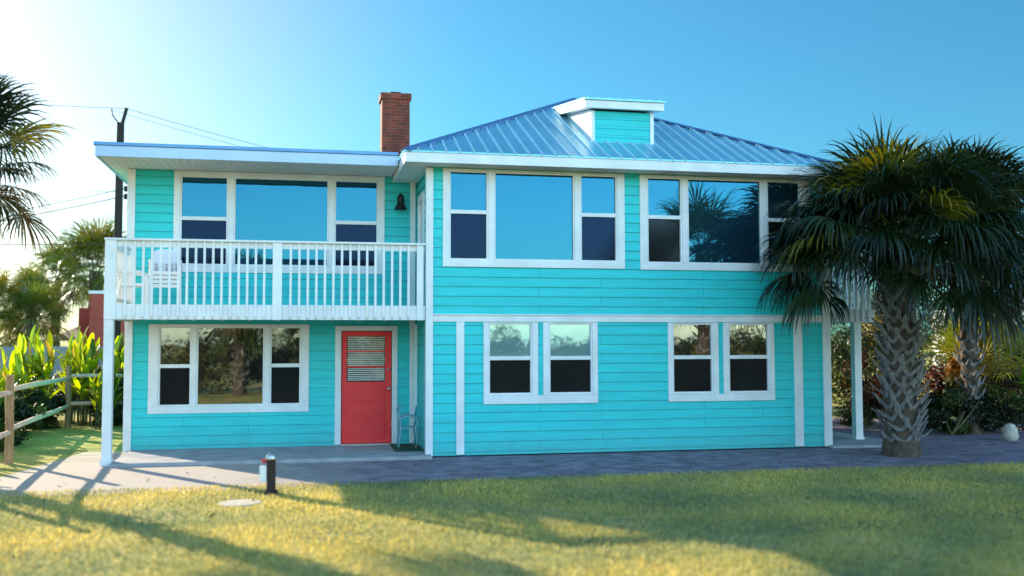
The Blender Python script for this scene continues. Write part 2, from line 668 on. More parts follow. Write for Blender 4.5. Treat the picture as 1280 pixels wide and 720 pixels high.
siding(left, (-6.1, 2.15), (1, 0), 6.1, .03, 6.0, [(a + 6.1, b + 6.1, c, d) for a, b, c, d in (WA, WF, DR)], phase=.15)
siding(left, (-6.1, 8.3), (0, -1), 6.15, .03, 6.0, (), phase=.15)
left.build('wing_wall', M['teal2'], house)


def cased_window(opening, casing, sashes, y, wm_up, wm_lo, head=.10, side=.12, sill=.15, blinds=False):
    """casing board ring + mullions; sashes: list of (x0,x1,kind) kind 'dh' double hung, 'fix' fixed"""
    x0, x1, z0, z1 = opening
    mb = MB()
    f, bk = y - .045, y + .03
    mb.box(casing[0], casing[1], f, bk, casing[2], z0)
    mb.box(casing[0], casing[1], f, bk, z1, casing[3])
    mb.box(casing[0], x0, f, bk, z0, z1)
    mb.box(x1, casing[1], f, bk, z0, z1)
    for (a, b) in zip(sashes[:-1], sashes[1:]):
        mb.box(a[1], b[0], f + .003, bk, z0, z1)
    win = mb.build('window', M['white'], house, bevel=.006)
    for (a, b, kind, zm) in sashes:
        fr = MB()
        t = .035
        d0, d1 = y - .02, y + .06
        fr.box(a, b, d0, d1, z0, z0 + t)
        fr.box(a, b, d0, d1, z1 - t, z1)
        fr.box(a, a + t, d0, d1, z0 + t, z1 - t)
        fr.box(b - t, b, d0, d1, z0 + t, z1 - t)
        if kind == 'dh':
            fr.box(a + t, b - t, d0 + .004, d1, zm - .04, zm + .04)
        fr.build('sash', M['white'], win, bevel=.004)
        if kind == 'dh':
            MB().quad((a + t, y + .03, zm + .04), (b - t, y + .03, zm + .04), (b - t, y + .03, z1 - t), (a + t, y + .03, z1 - t)).build('pane', wm_up, win)
            MB().quad((a + t, y + .045, z0 + t), (b - t, y + .045, z0 + t), (b - t, y + .045, zm - .04), (a + t, y + .045, zm - .04)).build('screened_pane', wm_lo, win)
        else:
            MB().quad((a + t, y + .03, z0 + t), (b - t, y + .03, z0 + t), (b - t, y + .03, z1 - t), (a + t, y + .03, z1 - t)).build('pane', wm_up, win)
    return win


cased_window(WB, (.27, 4.14, 3.85, 5.865), [(.40, 1.21, 'dh', 4.98), (1.33, 3.05, 'fix', 0), (3.17, 3.98, 'dh', 4.98)], 0, M['gup'], M['glow'])
cased_window(WC, (4.48, 8.40, 3.84, 5.865), [(4.64, 5.43, 'dh', 4.97), (5.55, 7.27, 'fix', 0), (7.39, 8.2, 'dh', 4.97)], 0, M['gup'], M['gscr'])
cased_window(WA, (-5.22, -.74, 3.82, 6.0), [(-5.09, -4.10, 'dh', 4.98), (-3.98, -1.96, 'fix', 0), (-1.84, -.88, 'dh', 4.96)], 2.15, M['gup'], M['glow'])
cased_window(WF, (-5.68, -2.36, .82, 2.71), [(-5.48, -4.81, 'dh', 1.82), (-4.71, -3.30, 'fix', 0), (-3.19, -2.53, 'dh', 1.82)], 2.15, M['gdark'], M['gscr'])
for (wa, wb, g1) in ((WD1, WD2, 'gblind'), (WE1, WE2, 'gdark')):
    x0, x1 = wa[0] - .10, wb[1] + .11
    for q, (o_, c_) in enumerate(((wa, (x0, wa[1] + .12, 1.22, 2.725)), (wb, (wb[0] - .12, x1, 1.22, 2.725)))):
        c_ = (c_[0], c_[1], o_[2] - .02, c_[3])
        cased_window(o_, c_, [(o_[0], o_[1], 'dh', 1.985)], 0, M[g1], M['gscr'])
    MB().box(x0, x1, -.05, .02, 1.05, wa[2] - .022).build('window_apron', M['white'], house, bevel=.006)
# narrow trimmed opening in the return wall above the balcony
mb = MB()
mb.box(-.045, .03, .74, .85, 3.07, 5.5).box(-.045, .03, 1.65, 1.76, 3.07, 5.5).box(-.045, .03, .85, 1.65, 5.35, 5.5)
bd = mb.build('balcony_door_frame', M['white'], house, bevel=.005)
MB().box(.0, .04, .86, 1.64, 3.07, 5.35).build('balcony_door_leaf', M['white'], bd)

# corner boards, bands, battens
for (a, b, y0, y1, z0, z1) in ((-.075, .07, -.06, .09, .03, 5.86), (8.66, 8.84, -.06, .10, .03, 5.86),
                               (-6.16, -6.0, 2.09, 2.26, .05, 6.0), (-.17, -.052, 2.09, 2.13, .09, 6.0)):
    MB().box(a, b, y0, y1, z0, z1).build('corner_board', M['white'], house, bevel=.006)
band = MB().box(.072, 8.658, -.05, .02, 2.73, 2.86)
band.box(.072, 8.658, -.075, .02, 2.862, 2.885)
band.build('belt_board', M['white'], house, bevel=.004)
for a, b in ((.55, .71), (7.97, 8.17)):
    MB().box(a, b, -.048, .02, .05, 2.728).build('batten', M['white'], house, bevel=.004)

# main roof: pyramid hip with standing ribs
ex0, ex1, ey0, ey1, ez = -.58, 8.93, -.62, 8.9, 6.10
ap = Vector(((ex0 + ex1) / 2, (ey0 + ey1) / 2, 8.46))
rf = MB()
cs = [Vector((ex0, ey0, ez)), Vector((ex1, ey0, ez)), Vector((ex1, ey1, ez)), Vector((ex0, ey1, ez))]
for i in range(4):
    rf.poly([cs[i], cs[(i + 1) % 4], ap])
rf.poly([c - Vector((0, 0, .03)) for c in cs[::-1]])
for i in range(4):
    a, b = cs[i], cs[(i + 1) % 4]
    dz = Vector((0, 0, .03))
    rf.quad(a - dz, b - dz, b, a)
# ribs
ribs = MB()
for i in range(4):
    a, b = cs[i], cs[(i + 1) % 4]
    mid = (a + b) / 2
    e = (b - a).normalized()
    L = (b - a).length
    ups = (ap - mid)
    nrm = e.cross(ups).normalized()
    n = int(L / .275)
    for k in range(1, n):
        sdist = k * L / n
        t = 1 - abs(sdist - L / 2) / (L / 2)
        p0 = a + e * sdist + nrm * .012 - ups.normalized() * .02
        p1 = a + e * sdist + ups * t * .985 + nrm * .012
        if (p1 - p0).length > .1:
            ribs.bar(p0, p1, .036, .034, up=tuple(nrm))
roof = rf.build('metal_roof', M['metal'], house)
ribs.build('roof_ribs', M['ribmetal'], roof)
hc = MB()
for c in cs:
    d = ap - c
    nseg = 22
    for k in range(nseg):
        p0 = c + d * (k / nseg) + Vector((0, 0, .045))
        p1 = c + d * ((k + .93) / nseg) + Vector((0, 0, .05))
        s_ = Vector((-d.y, d.x, 0)).normalized() * .13
        dn = Vector((0, 0, -.055))
        hc.quad(p0, p0 + s_ + dn, p1 + s_ + dn, p1)
        hc.quad(p0 - s_ + dn, p0, p1, p1 - s_ + dn)
        hc.quad(p0 - s_ + dn * 1.6, p0 - s_ + dn, p1 - s_ + dn, p1 - s_ + dn * 1.6)
hc.build('hip_cap', M['capmetal'], roof)
# fascia ring, gutter shadow line and soffit
fa = MB()
fa.box(ex0 + .02, ex1 - .02, ey0 + .02, ey0 + .05, 5.87, 6.068)
fa.box(ex0 + .02, ex0 + .05, ey0 + .052, 8.9, 5.87, 6.068)
fa.box(ex1 - .05, ex1 - .02, ey0 + .052, 8.9, 5.87, 6.068)
fa.build('fascia', M['white'], roof, bevel=.004)
sf = MB()
sf.box(ex0 + .052, ex1 - .052, ey0 + .052, 8.8, 5.885, 5.90)
for k in range(48):
    x = ex0 + .15 + k * .195
    if x < ex1 - .1:
        sf.box(x, x + .015, ey0 + .06, -.07, 5.878, 5.884)
sf.build('soffit', M['soffit'], roof)

# wing roof: low slab with metal drip edge
wr = MB()
wr.box(-6.53, -.585, .60, .64, 5.985, 6.20)
wr.box(-6.53, -6.49, .642, 8.7, 5.985, 6.20)
wing = wr.build('wing_roof', M['gutter'], house, bevel=.005)
MB().box(-6.56, -.583, .57, 8.75, 6.203, 6.27).build('roof_edge_metal', M['capmetal'], wing, bevel=.006)
ws = MB()
ws.box(-6.488, -.585, .642, 8.6, 6.01, 6.03)
for k in range(42):
    x = -6.4 + k * .14
    ws.box(x, x + .018, .65, 2.13, 6.000, 6.008)
ws.build('soffit', M['soffit'], wing)
rd = MB()
rd.box(-.583, 0.0, .642, 2.14, 6.11, 6.16)
rd.build('flashing', M['metal'], wing)

# dormer
dm = MB()
siding(dm, (3.64, .50), (1, 0), 1.27, 6.56, 7.32, (), phase=.05)
dorm = dm.build('dormer', M['teal'], house)
dz = lambda y: 6.10 + .4965 * (y + .62)
for x0, x1 in ((3.57, 3.63), (4.92, 4.98)):
    a3 = [(x0, .52, dz(.52) - .05), (x0, 3.0, dz(3.0)), (x0, 2.9, 7.74), (x0, .52, 7.34)]
    b3 = [(x1, q[1], q[2]) for q in a3]
    sh = MB().hexa(a3 + b3)
    sh.build('dormer_cheek', M['white'], dorm)
tr = MB()
tr.box(3.56, 3.645, .46, .525, 6.60, 7.32).box(4.905, 4.99, .46, .525, 6.60, 7.32)
tr.box(3.50, 5.05, .44, .53, 6.585, 6.63)
tr.build('dormer_trim', M['white'], dorm, bevel=.004)


def slab(x0, x1, y0, y1, za, zb, t):
    return [(x0, y0, za), (x1, y0, za), (x1, y1, zb), (x0, y1, zb), (x0, y0, za + t), (x1, y0, za + t), (x1, y1, zb + t), (x0, y1, zb + t)]


MB().hexa(slab(3.38, 5.16, .26, 3.3, 7.33, 7.80, .17)).build('dormer_roof', M['white'], dorm, bevel=.006)
dr = MB().hexa(slab(3.35, 5.19, .22, 3.4, 7.502, 7.985, .035))
for k in range(8):
    x = 3.42 + k * .235
    dr.hexa(slab(x, x + .03, .222, 3.35, 7.536, 8.010, .010))
dr.build('dormer_roof_metal', M['metal'], dorm)

# chimney
ch = MB().box(-.66, .01, 4.0, 4.6, 5.5, 8.22).build('chimney', M['brick'], house)
MB().box(-.70, .05, 3.96, 4.64, 8.222, 8.37).build('chimney_cap', M['brick'], ch, bevel=.01)
MB().box(-.45, -.2, 4.15, 4.4, 8.372, 8.44).build('flue', M['black'], ch)

# red door
dfm = MB()
dfm.box(-1.80, -1.67, 2.10, 2.20, .09, 2.57).box(-.56, -.44, 2.10, 2.20, .09, 2.57).box(-1.80, -.44, 2.097, 2.20, 2.572, 2.68)
door = MB()
DX0, DX1 = -1.655, -.575
GX0, GX1, GZ0, GZ1 = -1.545, -.705, 1.45, 2.45
door.box(DX0, GX0, 2.155, 2.20, .11, 2.56).box(GX1, DX1, 2.155, 2.20, .11, 2.56)
door.box(GX0, GX1, 2.156, 2.20, .11, GZ0).box(GX0, GX1, 2.156, 2.20, GZ1, 2.56)
for z0 in (.22, .62, 1.02):
    door.box(GX0 + .02, GX1 - .02, 2.142, 2.157, z0, z0 + .33)
for z0 in (1.76, 2.10):
    door.box(GX0, GX1, 2.158, 2.20, z0, z0 + .035)
door.build('front_door', M['red'], house, bevel=.005)
fd = bpy.data.objects['front_door']
dfm.build('door_frame', M['white'], fd, bevel=.005)
MB().box(GX0, GX1, 2.18, 2.185, GZ0, GZ1).build('door_glass', M['gdark'], fd)
bl = MB()
for k in range(24):
    z = GZ0 + .03 + k * .0405
    bl.hexa([(GX0 + .02, 2.167, z), (GX1 - .02, 2.167, z), (GX1 - .02, 2.172, z + .003), (GX0 + .02, 2.172, z + .003),
             (GX0 + .02, 2.172, z + .017), (GX1 - .02, 2.172, z + .017), (GX1 - .02, 2.177, z + .02), (GX0 + .02, 2.177, z + .02)])
bl.build('blind', M['soffit'], fd)
MB().tube([(-.635, 2.15, 1.30), (-.635, 2.09, 1.30)], [.025, .025], 10).tube([(-.635, 2.09, 1.30), (-.635, 2.075, 1.30), (-.635, 2.05, 1.30), (-.635, 2.035, 1.30)], [.015, .035, .035, .015], 12).build('door_knob', M['chrome'], fd, smooth=True)
MB().tube([(-.635, 2.155, 1.72), (-.635, 2.12, 1.72)], .028, 12).build('deadbolt', M['chrome'], fd, smooth=True)
MB().box(-1.67, -.56, 2.02, 2.15, .076, .105).build('threshold', M['chrome'], fd)

# barn light on the wing wall
wl = MB().lathe((-.40, 1.93, 5.25), [(.145, .0), (.13, .04), (.09, .10), (.075, .15), (.075, .20), (.08, .25), (.06, .32), (.02, .35)], 20)
lamp = wl.build('wall_lamp', M['black'], house, smooth=True)
MB().tube([(-.40, 1.93, 5.56), (-.40, 2.0, 5.62), (-.40, 2.10, 5.56), (-.40, 2.15, 5.48)], .015, 8).tube([(-.40, 2.15, 5.48), (-.40, 2.11, 5.48)], .06, 14).build('lamp_arm', M['black'], lamp, smooth=True)

# downspout with elbow in the porch corner
MB().bar((-.10, 1.55, .95), (-.10, 1.55, 2.7), .06, .05).tube([(-.10, 1.55, .98), (-.13, 1.5, .85), (-.17, 1.42, .72)], .025, 8).build('downspout', M['white'], house)


# balconies
def baluster_mesh(x, y, axis, z0, z1):
    mb = MB()
    a, b = .022, .020
    mb.box(x - a, x + a, y - b, y + b, z0 + .045, z1)
    # slanted cut at the foot, the outer face ends higher
    if axis == 'x':
        mb.hexa([(x - a, y + b - .008, z0), (x + a, y + b - .008, z0), (x + a, y + b, z0), (x - a, y + b, z0),
                 (x - a, y - b, z0 + .045), (x + a, y - b, z0 + .045), (x + a, y + b, z0 + .045), (x - a, y + b, z0 + .045)])
    return mb


bal = MB()
bal.box(-6.10, -.08, -.01, .03, 2.76, 3.05)       # front rim
bal.box(-6.12, -6.08, .032, 2.08, 2.76, 3.05)
balcony = bal.build('balcony', M['white'], house, bevel=.004)
fl = MB()
for k in range(15):
    y = .04 + k * .139
    fl.box(-6.07, -.05, y, y + .131, 3.02, 3.048)
for k in range(11):
    x = -5.9 + k * .57
    fl.box(x, x + .04, .032, 2.12, 2.78, 3.018)
fl.build('balcony_floor', M['soffit'], balcony)
rl = MB()
rl.box(-6.20, -.08, -.10, .06, 4.27, 4.31)
rl.box(-6.10, -.10, -.012, .028, 4.15, 4.268)
rl.box(-6.19, -6.05, .062, 2.08, 4.27, 4.31)
rl.box(-6.13, -6.09, .03, 2.08, 4.15, 4.268)
rl.box(-6.13, -6.09, .10, 2.08, 3.12, 3.20)
rl.build('handrail', M['white'], balcony, bevel=.005)
for (a, b) in ((-6.19, -5.98), (-3.09, -2.91), (-.26, -.13)):
    MB().box(a, b, -.075, -.014, 2.755, 4.268).build('railing_post', M['white'], balcony, bevel=.005)
n1 = 17
for k in range(n1):
    x = -5.98 + (k + 1) * (2.89 / (n1 + 1))
    baluster_mesh(x, -.037, 'x', 2.775, 4.268).build('baluster', M['white'], balcony)
n2 = 15
for k in range(n2):
    x = -2.91 + (k + 1) * (2.65 / (n2 + 1))
    baluster_mesh(x, -.037, 'x', 2.775, 4.268).build('baluster', M['white'], balcony)
for k in range(11):
    y = .22 + k * .165
    baluster_mesh(-6.155, y, 'y', 2.775, 4.268).build('baluster', M['white'], balcony)
MB().box(-6.19, -6.02, -.05, .12, .0, 2.755).box(-6.21, -6.0, -.07, .14, 0, .12).build('porch_post', M['white'], balcony, bevel=.008)

rb = MB().box(8.86, 10.56, 1.0, 1.04, 2.76, 3.06).box(10.52, 10.56, 1.042, 5, 2.76, 3.06)
rbal = rb.build('side_balcony', M['white'], house, bevel=.004)
MB().box(8.76, 10.5, 1.05, 5, 3.0, 3.05).build('balcony_floor', M['soffit'], rbal)
MB().box(8.78, 10.62, .92, 1.08, 4.27, 4.31).box(8.8, 10.5, 1.0, 1.04, 4.15, 4.268).box(10.48, 10.62, 1.082, 5, 4.27, 4.31).build('handrail', M['white'], rbal, bevel=.005)
for k in range(10):
    baluster_mesh(8.98 + k * .158, .978, 'x', 2.775, 4.268).build('baluster', M['white'], rbal)
for k in range(14):
    baluster_mesh(10.585, 1.25 + k * .165, 'y', 2.775, 4.268).build('baluster', M['white'], rbal)
MB().box(10.02, 10.2, .98, 1.16, .0, 2.755).box(10.0, 10.22, .96, 1.18, 0, .12).build('porch_post', M['white'], rbal, bevel=.008)


# ------------------------------------------------------------------ palms
def fan(V, I, T, hub, f, n, L, spread, seg, droop, tone, rnd, wide=.05):
    """one fan leaf: narrow pleated segments radiating from the hub"""
    f = f.normalized()
    s = f.cross(n).normalized()
    n = s.cross(f).normalized()
    rings = 7
    ts = [0, .2, .4, .58, .74, .88, 1.0]
    for k in range(seg):
        u = (k + .5) / seg * 2 - 1
        th = u * spread + rnd.uniform(-.03, .03)
        ln = L * (1 - .25 * abs(u) ** 2) * rnd.uniform(.88, 1.07)
        d = f * math.cos(th) + s * math.sin(th)
        d = (d + n * (.10 * (1 if k % 2 else -1)) * .3).normalized()
        wv = d.cross(n).normalized()
        dr = droop * rnd.uniform(.7, 1.4)
        tn = np.array(tone) * rnd.uniform(.75, 1.3)
        start = hub + f * (.25 * L * max(0, math.cos(th)) * .5)
        b0 = len(V)
        p = start.copy()
        dd = d.copy()
        prev = 0
        twist = rnd.uniform(-.5, .5)
        for j, t in enumerate(ts):
            step = (t - prev) * ln
            if j:
                dd = (dd + Vector((0, 0, -1)) * dr * (t ** 1.6) * .55).normalized()
                p = p + dd * step
            prev = t
            wd = wide * (.35 + 1.3 * t) if t < .42 else wide * .92 * (1 - ((t - .42) / .58) ** 1.3) + .003
            if t > .8 and rnd.random() < .2:
                wd *= .6
            wq = (wv * math.cos(twist * t) + n * (math.sin(twist * t) + .25)).normalized()
            V.append(tuple(p - wq * wd * .5 * ln))
            V.append(tuple(p + wq * wd * .5 * ln))
            T.append(tuple(tn))
            T.append(tuple(tn))
        for j in range(rings - 1):
            a = b0 + 2 * j
            I.extend((a, a + 1, a + 3, a + 2))


def strap(V, I, T, pts, wd, tone):
    """tapered two-sided leaf stalk (triangular section)"""
    b0 = len(V)
    for k, p in enumerate(pts):
        d = (pts[min(k + 1, len(pts) - 1)] - pts[max(k - 1, 0)]).normalized()
        sv = d.cross(Vector((0, 0, 1)))
        if sv.length < .1:
            sv = Vector((1, 0, 0))
        sv.normalize()
        uu = sv.cross(d)
        w_ = wd[k]
        for q in (sv * w_, -sv * w_, uu * w_ * .8):
            V.append(tuple(p + q))
            T.append(tone)
    for k in range(len(pts) - 1):
        a = b0 + 3 * k
        for i in range(3):
            j = (i + 1) % 3
            I.extend((a + i, a + j, a + 3 + j, a + 3 + i))


def fan_crown(parent, seed, height, n, pet, L, seg=34, lo=-60, hi=82, rt=.18, tones=None, droop=.9, name='crown', mat_='leaf', yellow=.06, core=.5, arch=.075, young=.75, dead=.14, extra=()):
    rnd = random.Random(seed)
    V, I, T = [], [], []
    ga = math.pi * (3 - 5 ** .5)
    for i in range(n + len(extra)):
        ex = extra[i - n] if i >= n else None
        q = (i + .5) / n if not ex else .75                    # 0 oldest/lowest .. 1 youngest
        az = i * ga + rnd.uniform(-.25, .25)
        el = R(lo + (hi - lo) * (q ** .85) + rnd.uniform(-9, 9))
        if ex:
            az, el = ex[0], R(ex[1])
        d = Vector((math.cos(az) * math.cos(el), math.sin(az) * math.cos(el), math.sin(el)))
        base = Vector((math.cos(az) * rt, math.sin(az) * rt, height - core + core * 1.2 * q))
        pl = pet * rnd.uniform(.8, 1.15) * (1.0 - (1 - young) * min(1, q / .8) ** 2)
        pts = [base]
        dd = (d + Vector((0, 0, .35))).normalized()
        for k in range(5):
            dd = (dd + Vector((0, 0, -1)) * arch * (1.2 - q)).normalized()
            pts.append(pts[-1] + dd * pl / 5)
        g = tones or (.012, .024, .008)
        tone = np.array(g) * rnd.uniform(.7, 1.35)
        if q < dead and rnd.random() < .6:
            tone = np.array((.11, .075, .04)) * rnd.uniform(.6, 1.2)       # dead, straw coloured
        elif rnd.random() < yellow:
            tone = np.array((.22, .20, .02)) * rnd.uniform(.5, 1.0)
        if ex:
            tone = np.array(ex[2])
        stalk = np.array((.05, .06, .02)) if q > .14 else np.array((.17, .12, .07))
        strap(V, I, T, pts, [.035, .022, .018, .016, .014, .012], tuple(stalk))
        f = dd
        side = f.cross(Vector((0, 0, 1)))
        if side.length < .1:
            side = Vector((math.sin(az), -math.cos(az), 0))
        side.normalize()
        nn = side.cross(f)
        nn = (nn + side * rnd.uniform(-.5, .5)).normalized()
        fan(V, I, T, pts[-1], f, nn, L * rnd.uniform(.85, 1.12), R(rnd.uniform(95, 125)), seg, droop * (.55 + .75 * (1 - q)), tone, rnd)
    return np_mesh(name, np.array(V), 4, I, np.array(T), M[mat_], parent)


def booted_trunk(parent, seed, h, r0, r1, rows, per, blen, z0=.3, z1=None, lean=0., boots=True):
    rnd = random.Random(seed)
    tb = MB()
    prof = [(r0 * 1.25, -.05), (r0 * 1.22, .08), (r0 * 1.08, .3), (r0, .6)]
    for k in range(1, 13):
        t = k / 12
        prof.append((r0 + (r1 - r0) * t, .6 + (h - .6) * t))
    tb.lathe((0, 0, 0), prof, 22, rough=.05)
    tr_ = tb.build('trunk', M['trunk'], parent, smooth=False)
    if not boots:
        return tr_
    b = MB()
    z1 = z1 or h
    skip = .06
    for i in range(rows):
        z = z0 + (z1 - z0) * i / rows
        r = r0 + (r1 - r0) * min(1, max(0, (z - .6) / (h - .6)))
        for k in range(per):
            az = 2 * math.pi * (k + .5 * (i % 2)) / per + rnd.uniform(-.12, .12) + i * .06
            ln = blen * rnd.uniform(.5, 1.3)
            if rnd.random() < skip:
                continue
            o_ = Vector((math.cos(az), math.sin(az), 0))
            s_ = Vector((-math.sin(az), math.cos(az), 0))
            tip = o_ * (r + .24 * rnd.uniform(.8, 1.5) * (blen / .4)) + Vector((0, 0, z + ln)) + s_ * rnd.uniform(-.04, .04)
            joint = o_ * (r + .075) + Vector((0, 0, z + ln * .45))
            sp = math.pi / per * 1.05
            for sg in (-1, 1):
                a2 = az + sg * sp
                foot = Vector((math.cos(a2), math.sin(a2), 0)) * (r + .0) + Vector((0, 0, z - .02))
                b.bar(foot, joint, .075, .022, up=tuple(o_))
            b.hexa([tuple(joint - s_ * .065 - o_ * .02 - Vector((0, 0, .05))), tuple(joint + s_ * .065 - o_ * .02 - Vector((0, 0, .05))),
                    tuple(joint + s_ * .05 + o_ * .02 - Vector((0, 0, .05))), tuple(joint - s_ * .05 + o_ * .02 - Vector((0, 0, .05))),
                    tuple(tip - s_ * .035 - o_ * .02), tuple(tip + s_ * .035 - o_ * .02), tuple(tip + s_ * .03 + o_ * .004), tuple(tip - s_ * .03 + o_ * .004)])
    b.build('boots', M['boot'], parent)
    return tr_


big = thing('palm_tree', 'large cabbage palm with criss-cross trunk in front of the house\'s right corner', 'palm tree', (9.42, -1.75, 0))
booted_trunk(big, 5, 3.75, .32, .28, 15, 8, .34, z0=.32, z1=3.6)
fan_crown(big, 11, 4.3, 104, 1.75, 1.28, seg=44, lo=-16, hi=84, rt=.28, core=.45, yellow=.07, droop=1.2, arch=.125, young=.52, dead=.05,
          tones=(.016, .030, .009), extra=[(3.0, 48, (.30, .26, .02)), (3.5, 38, (.26, .24, .02)), (2.6, 60, (.20, .20, .02)), (3.9, 66, (.10, .14, .02)), (3.1, 22, (.014, .026, .009)), (3.45, 8, (.014, .026, .009)), (3.7, 30, (.014, .026, .009)), (4.0, 5, (.014, .026, .009)), (4.3, 20, (.014, .026, .009)), (2.9, 2, (.014, .026, .009)), (3.3, -8, (.014, .026, .009)), (3.85, -12, (.014, .026, .009)), (4.15, -20, (.014, .026, .009)), (4.7, -22, (.014, .026, .009)), (5.0, -5, (.014, .026, .009)), (3.55, 18, (.014, .026, .009)), (4.45, -8, (.014, .026, .009)), (5.4, -18, (.014, .026, .009))])  # yellow extra fronds: sunlight on the crown's upper left put into their tone

second = thing('palm_tree', 'leaning second cabbage palm behind and right of the big palm', 'palm tree', (13.9, 2.2, 0))
booted_trunk(second, 6, 4.9, .20, .19, 16, 6, .25)
fan_crown(second, 12, 5.15, 84, 1.6, 1.3, seg=38, lo=-18, hi=82, rt=.2, core=.6, droop=1.3, arch=.135, young=.6, dead=.08)

near = thing('palm_tree', 'blurred cabbage palm at the left edge, its fronds hanging into the sky', 'palm tree', (-8.5, -1.35, 0), rz=.6)
booted_trunk(near, 7, 5.3, .21, .2, 18, 6, .25)
fan_crown(near, 13, 5.7, 44, .95, 1.0, seg=32, lo=-34, hi=80, rt=.2, core=.7)

PAL = [  # x, y, height, scale, rz, label
    (-12.0, 30.0, 5.7, 1.45, .3, 'tallest palm of the far group, right above the red stucco building'),
    (-14.4, 33.0, 5.6, .95, 1.9, 'slim palm just left of the tallest one above the red building'),
    (-13.2, 23.5, 3.2, .85, 2.6, 'short bushy palm left of the tan umbrella'),
    (-15.0, 24.5, 3.8, .95, 4.1, 'short bushy palm at the far left edge of the photo'),
    (-14.2, 27.5, 4.2, .8, 5.1, 'short palm behind the two bushy ones at the left'),
]
for i, (x, y, h, sc, rz, lab) in enumerate(PAL):
    t = thing('palm_tree', lab, 'palm tree', (x, y, 0), rz, 'palms beyond the fence')
    booted_trunk(t, 20 + i, h, .24 * sc, .22 * sc, 12, 6, .25, boots=False)
    fan_crown(t, 30 + i, h + .2, 40, .85 * sc, 1.15 * sc, seg=28, lo=-50, hi=80, rt=.18, core=.7, tones=(.09, .13, .022), yellow=.2, droop=1.3)

# palms and dune scrub on the seaward side, mirrored in the windows
for i, (x, y, h, sc, lab) in enumerate((
        (10.9, -12.0, 5.3, 1.1, 'palm mirrored in the upper right window'),
        (8.3, -11.0, 4.4, .8, 'smaller palm mirrored left of the other in the upper right window'),
        (-5.2, -21.9, 4.2, 1.2, 'palm mirrored in the middle pane of the lower left window'),
        (-2.2, -31.0, 2.4, 1.0, 'squat palm mirrored in the right pane of the lower left window'))):
    t = thing('palm_tree', lab, 'palm tree', (x, y, 0), i * 1.3, 'palms on the seaward side')
    booted_trunk(t, 40 + i, h, .22 * sc, .2 * sc, 12, 6, .25)
    fan_crown(t, 50 + i, h + .2, 44, 1.0 * sc, 1.2 * sc, seg=26, lo=-60, hi=80, rt=.18, core=.7, tones=(.06, .09, .02), yellow=.12)


# ------------------------------------------------------------------ shrubs
def leaves(rs, n, centre, rad, size, tones, clumps=18, flat=1.0):
    """n small folded leaves spread through uneven clumps of an ellipsoid"""
    cc = rs.normal(size=(clumps, 3))
    cc /= np.linalg.norm(cc, axis=1)[:, None]
    cc *= (rs.uniform(.35, .95, clumps) ** .7)[:, None]
    cr = rs.uniform(.22, .42, clumps)
    pick = rs.integers(0, clumps, n)
    d = rs.normal(size=(n, 3))
    d /= np.linalg.norm(d, axis=1)[:, None]
    p = cc[pick] + d * (rs.uniform(.3, 1, n) ** .5 * cr[pick])[:, None]
    P = np.array(centre) + p * np.array(rad)
    P[:, 2] = np.maximum(P[:, 2], .03)
    nrm = d + rs.normal(size=(n, 3)) * .6 + np.array((0, 0, .4))
    nrm /= np.linalg.norm(nrm, axis=1)[:, None]
    ax = np.cross(nrm, rs.normal(size=(n, 3)))
    ax /= np.linalg.norm(ax, axis=1)[:, None]
    sx = np.cross(nrm, ax)
    ln = (size * rs.uniform(.6, 1.4, n))[:, None]
    v = np.stack([P - ax * ln, P + sx * ln * .38 + nrm * ln * .12, P + ax * ln, P - sx * ln * .38 + nrm * ln * .12], 1).reshape(-1, 3)
    tn = np.array(tones)[rs.integers(0, len(tones), clumps)][pick] * rs.uniform(.6, 1.4, n)[:, None]
    return v, np.repeat(tn, 4, 0)


GREENS = [(.015, .03, .008), (.026, .05, .011), (.010, .02, .007), (.06, .085, .015)]
GOLD = [(.14, .13, .025), (.26, .21, .03), (.04, .06, .015)]
CROTON = [(.18, .045, .012), (.20, .10, .015), (.06, .02, .01), (.06, .07, .015), (.05, .07, .015)]


def shrub(label, loc, rad, n, size, tones, seed, group=None, name='shrub', cat='shrub', clumps=18):
    rs = np.random.default_rng(seed)
    t = thing(name, label, cat, loc, 0, group)
    v, tn = leaves(rs, n, (0, 0, rad[2] * .95), rad, size, tones, clumps)
    np_mesh('foliage', v, 4, np.arange(len(v)), tn, M['small'], t)
    mb = MB()
    for k in range(6):
        a = rs.uniform(0, 6.28)
        q = rs.uniform(.3, .8)
        mb.tube([(0, 0, 0), (math.cos(a) * rad[0] * q * .5, math.sin(a) * rad[1] * q * .5, rad[2] * .7), (math.cos(a) * rad[0] * q, math.sin(a) * rad[1] * q, rad[2] * 1.5)], [.03, .02, .008], 6)
    mb.build('stems', M['stem'], t)
    return t


G1 = 'shrubs behind the right of the house'
shrub('dark green shrub behind the side porch post', (11.0, 7.5, 0), (1.5, 1.2, 1.7), 6000, .06, GREENS, 1, G1)
shrub('golden leaved shrub seen between house wall and side porch post', (10.4, 9.8, 0), (1.3, 1.2, 1.75), 5000, .06, GOLD, 2, G1)
shrub('orange leaved croton left of the big palm trunk', (12.2, 4.2, 0), (.5, .5, 1.05), 1800, .07, CROTON, 3, G1)
shrub('dark shrub behind the big palm trunk', (12.9, 5.2, 0), (1.3, 1.1, 1.4), 5500, .06, GREENS, 4, G1)
shrub('orange and red croton right of the big palm trunk', (14.0, 2.9, .35), (.75, .6, .85), 2400, .07, CROTON, 5, G1)
shrub('low dark shrub under the croton at the paver edge', (13.2, 2.0, 0), (1.0, .6, .55), 4500, .055, GREENS, 6, G1)
shrub('dark shrub at the right edge beside the paver path', (15.0, 2.2, 0), (1.3, .9, .75), 6000, .055, GREENS, 7, G1)
shrub('tall dark shrub at the far right edge', (17.3, 5.5, 0), (1.8, 1.4, 1.5), 7000, .065, GREENS, 8, G1)
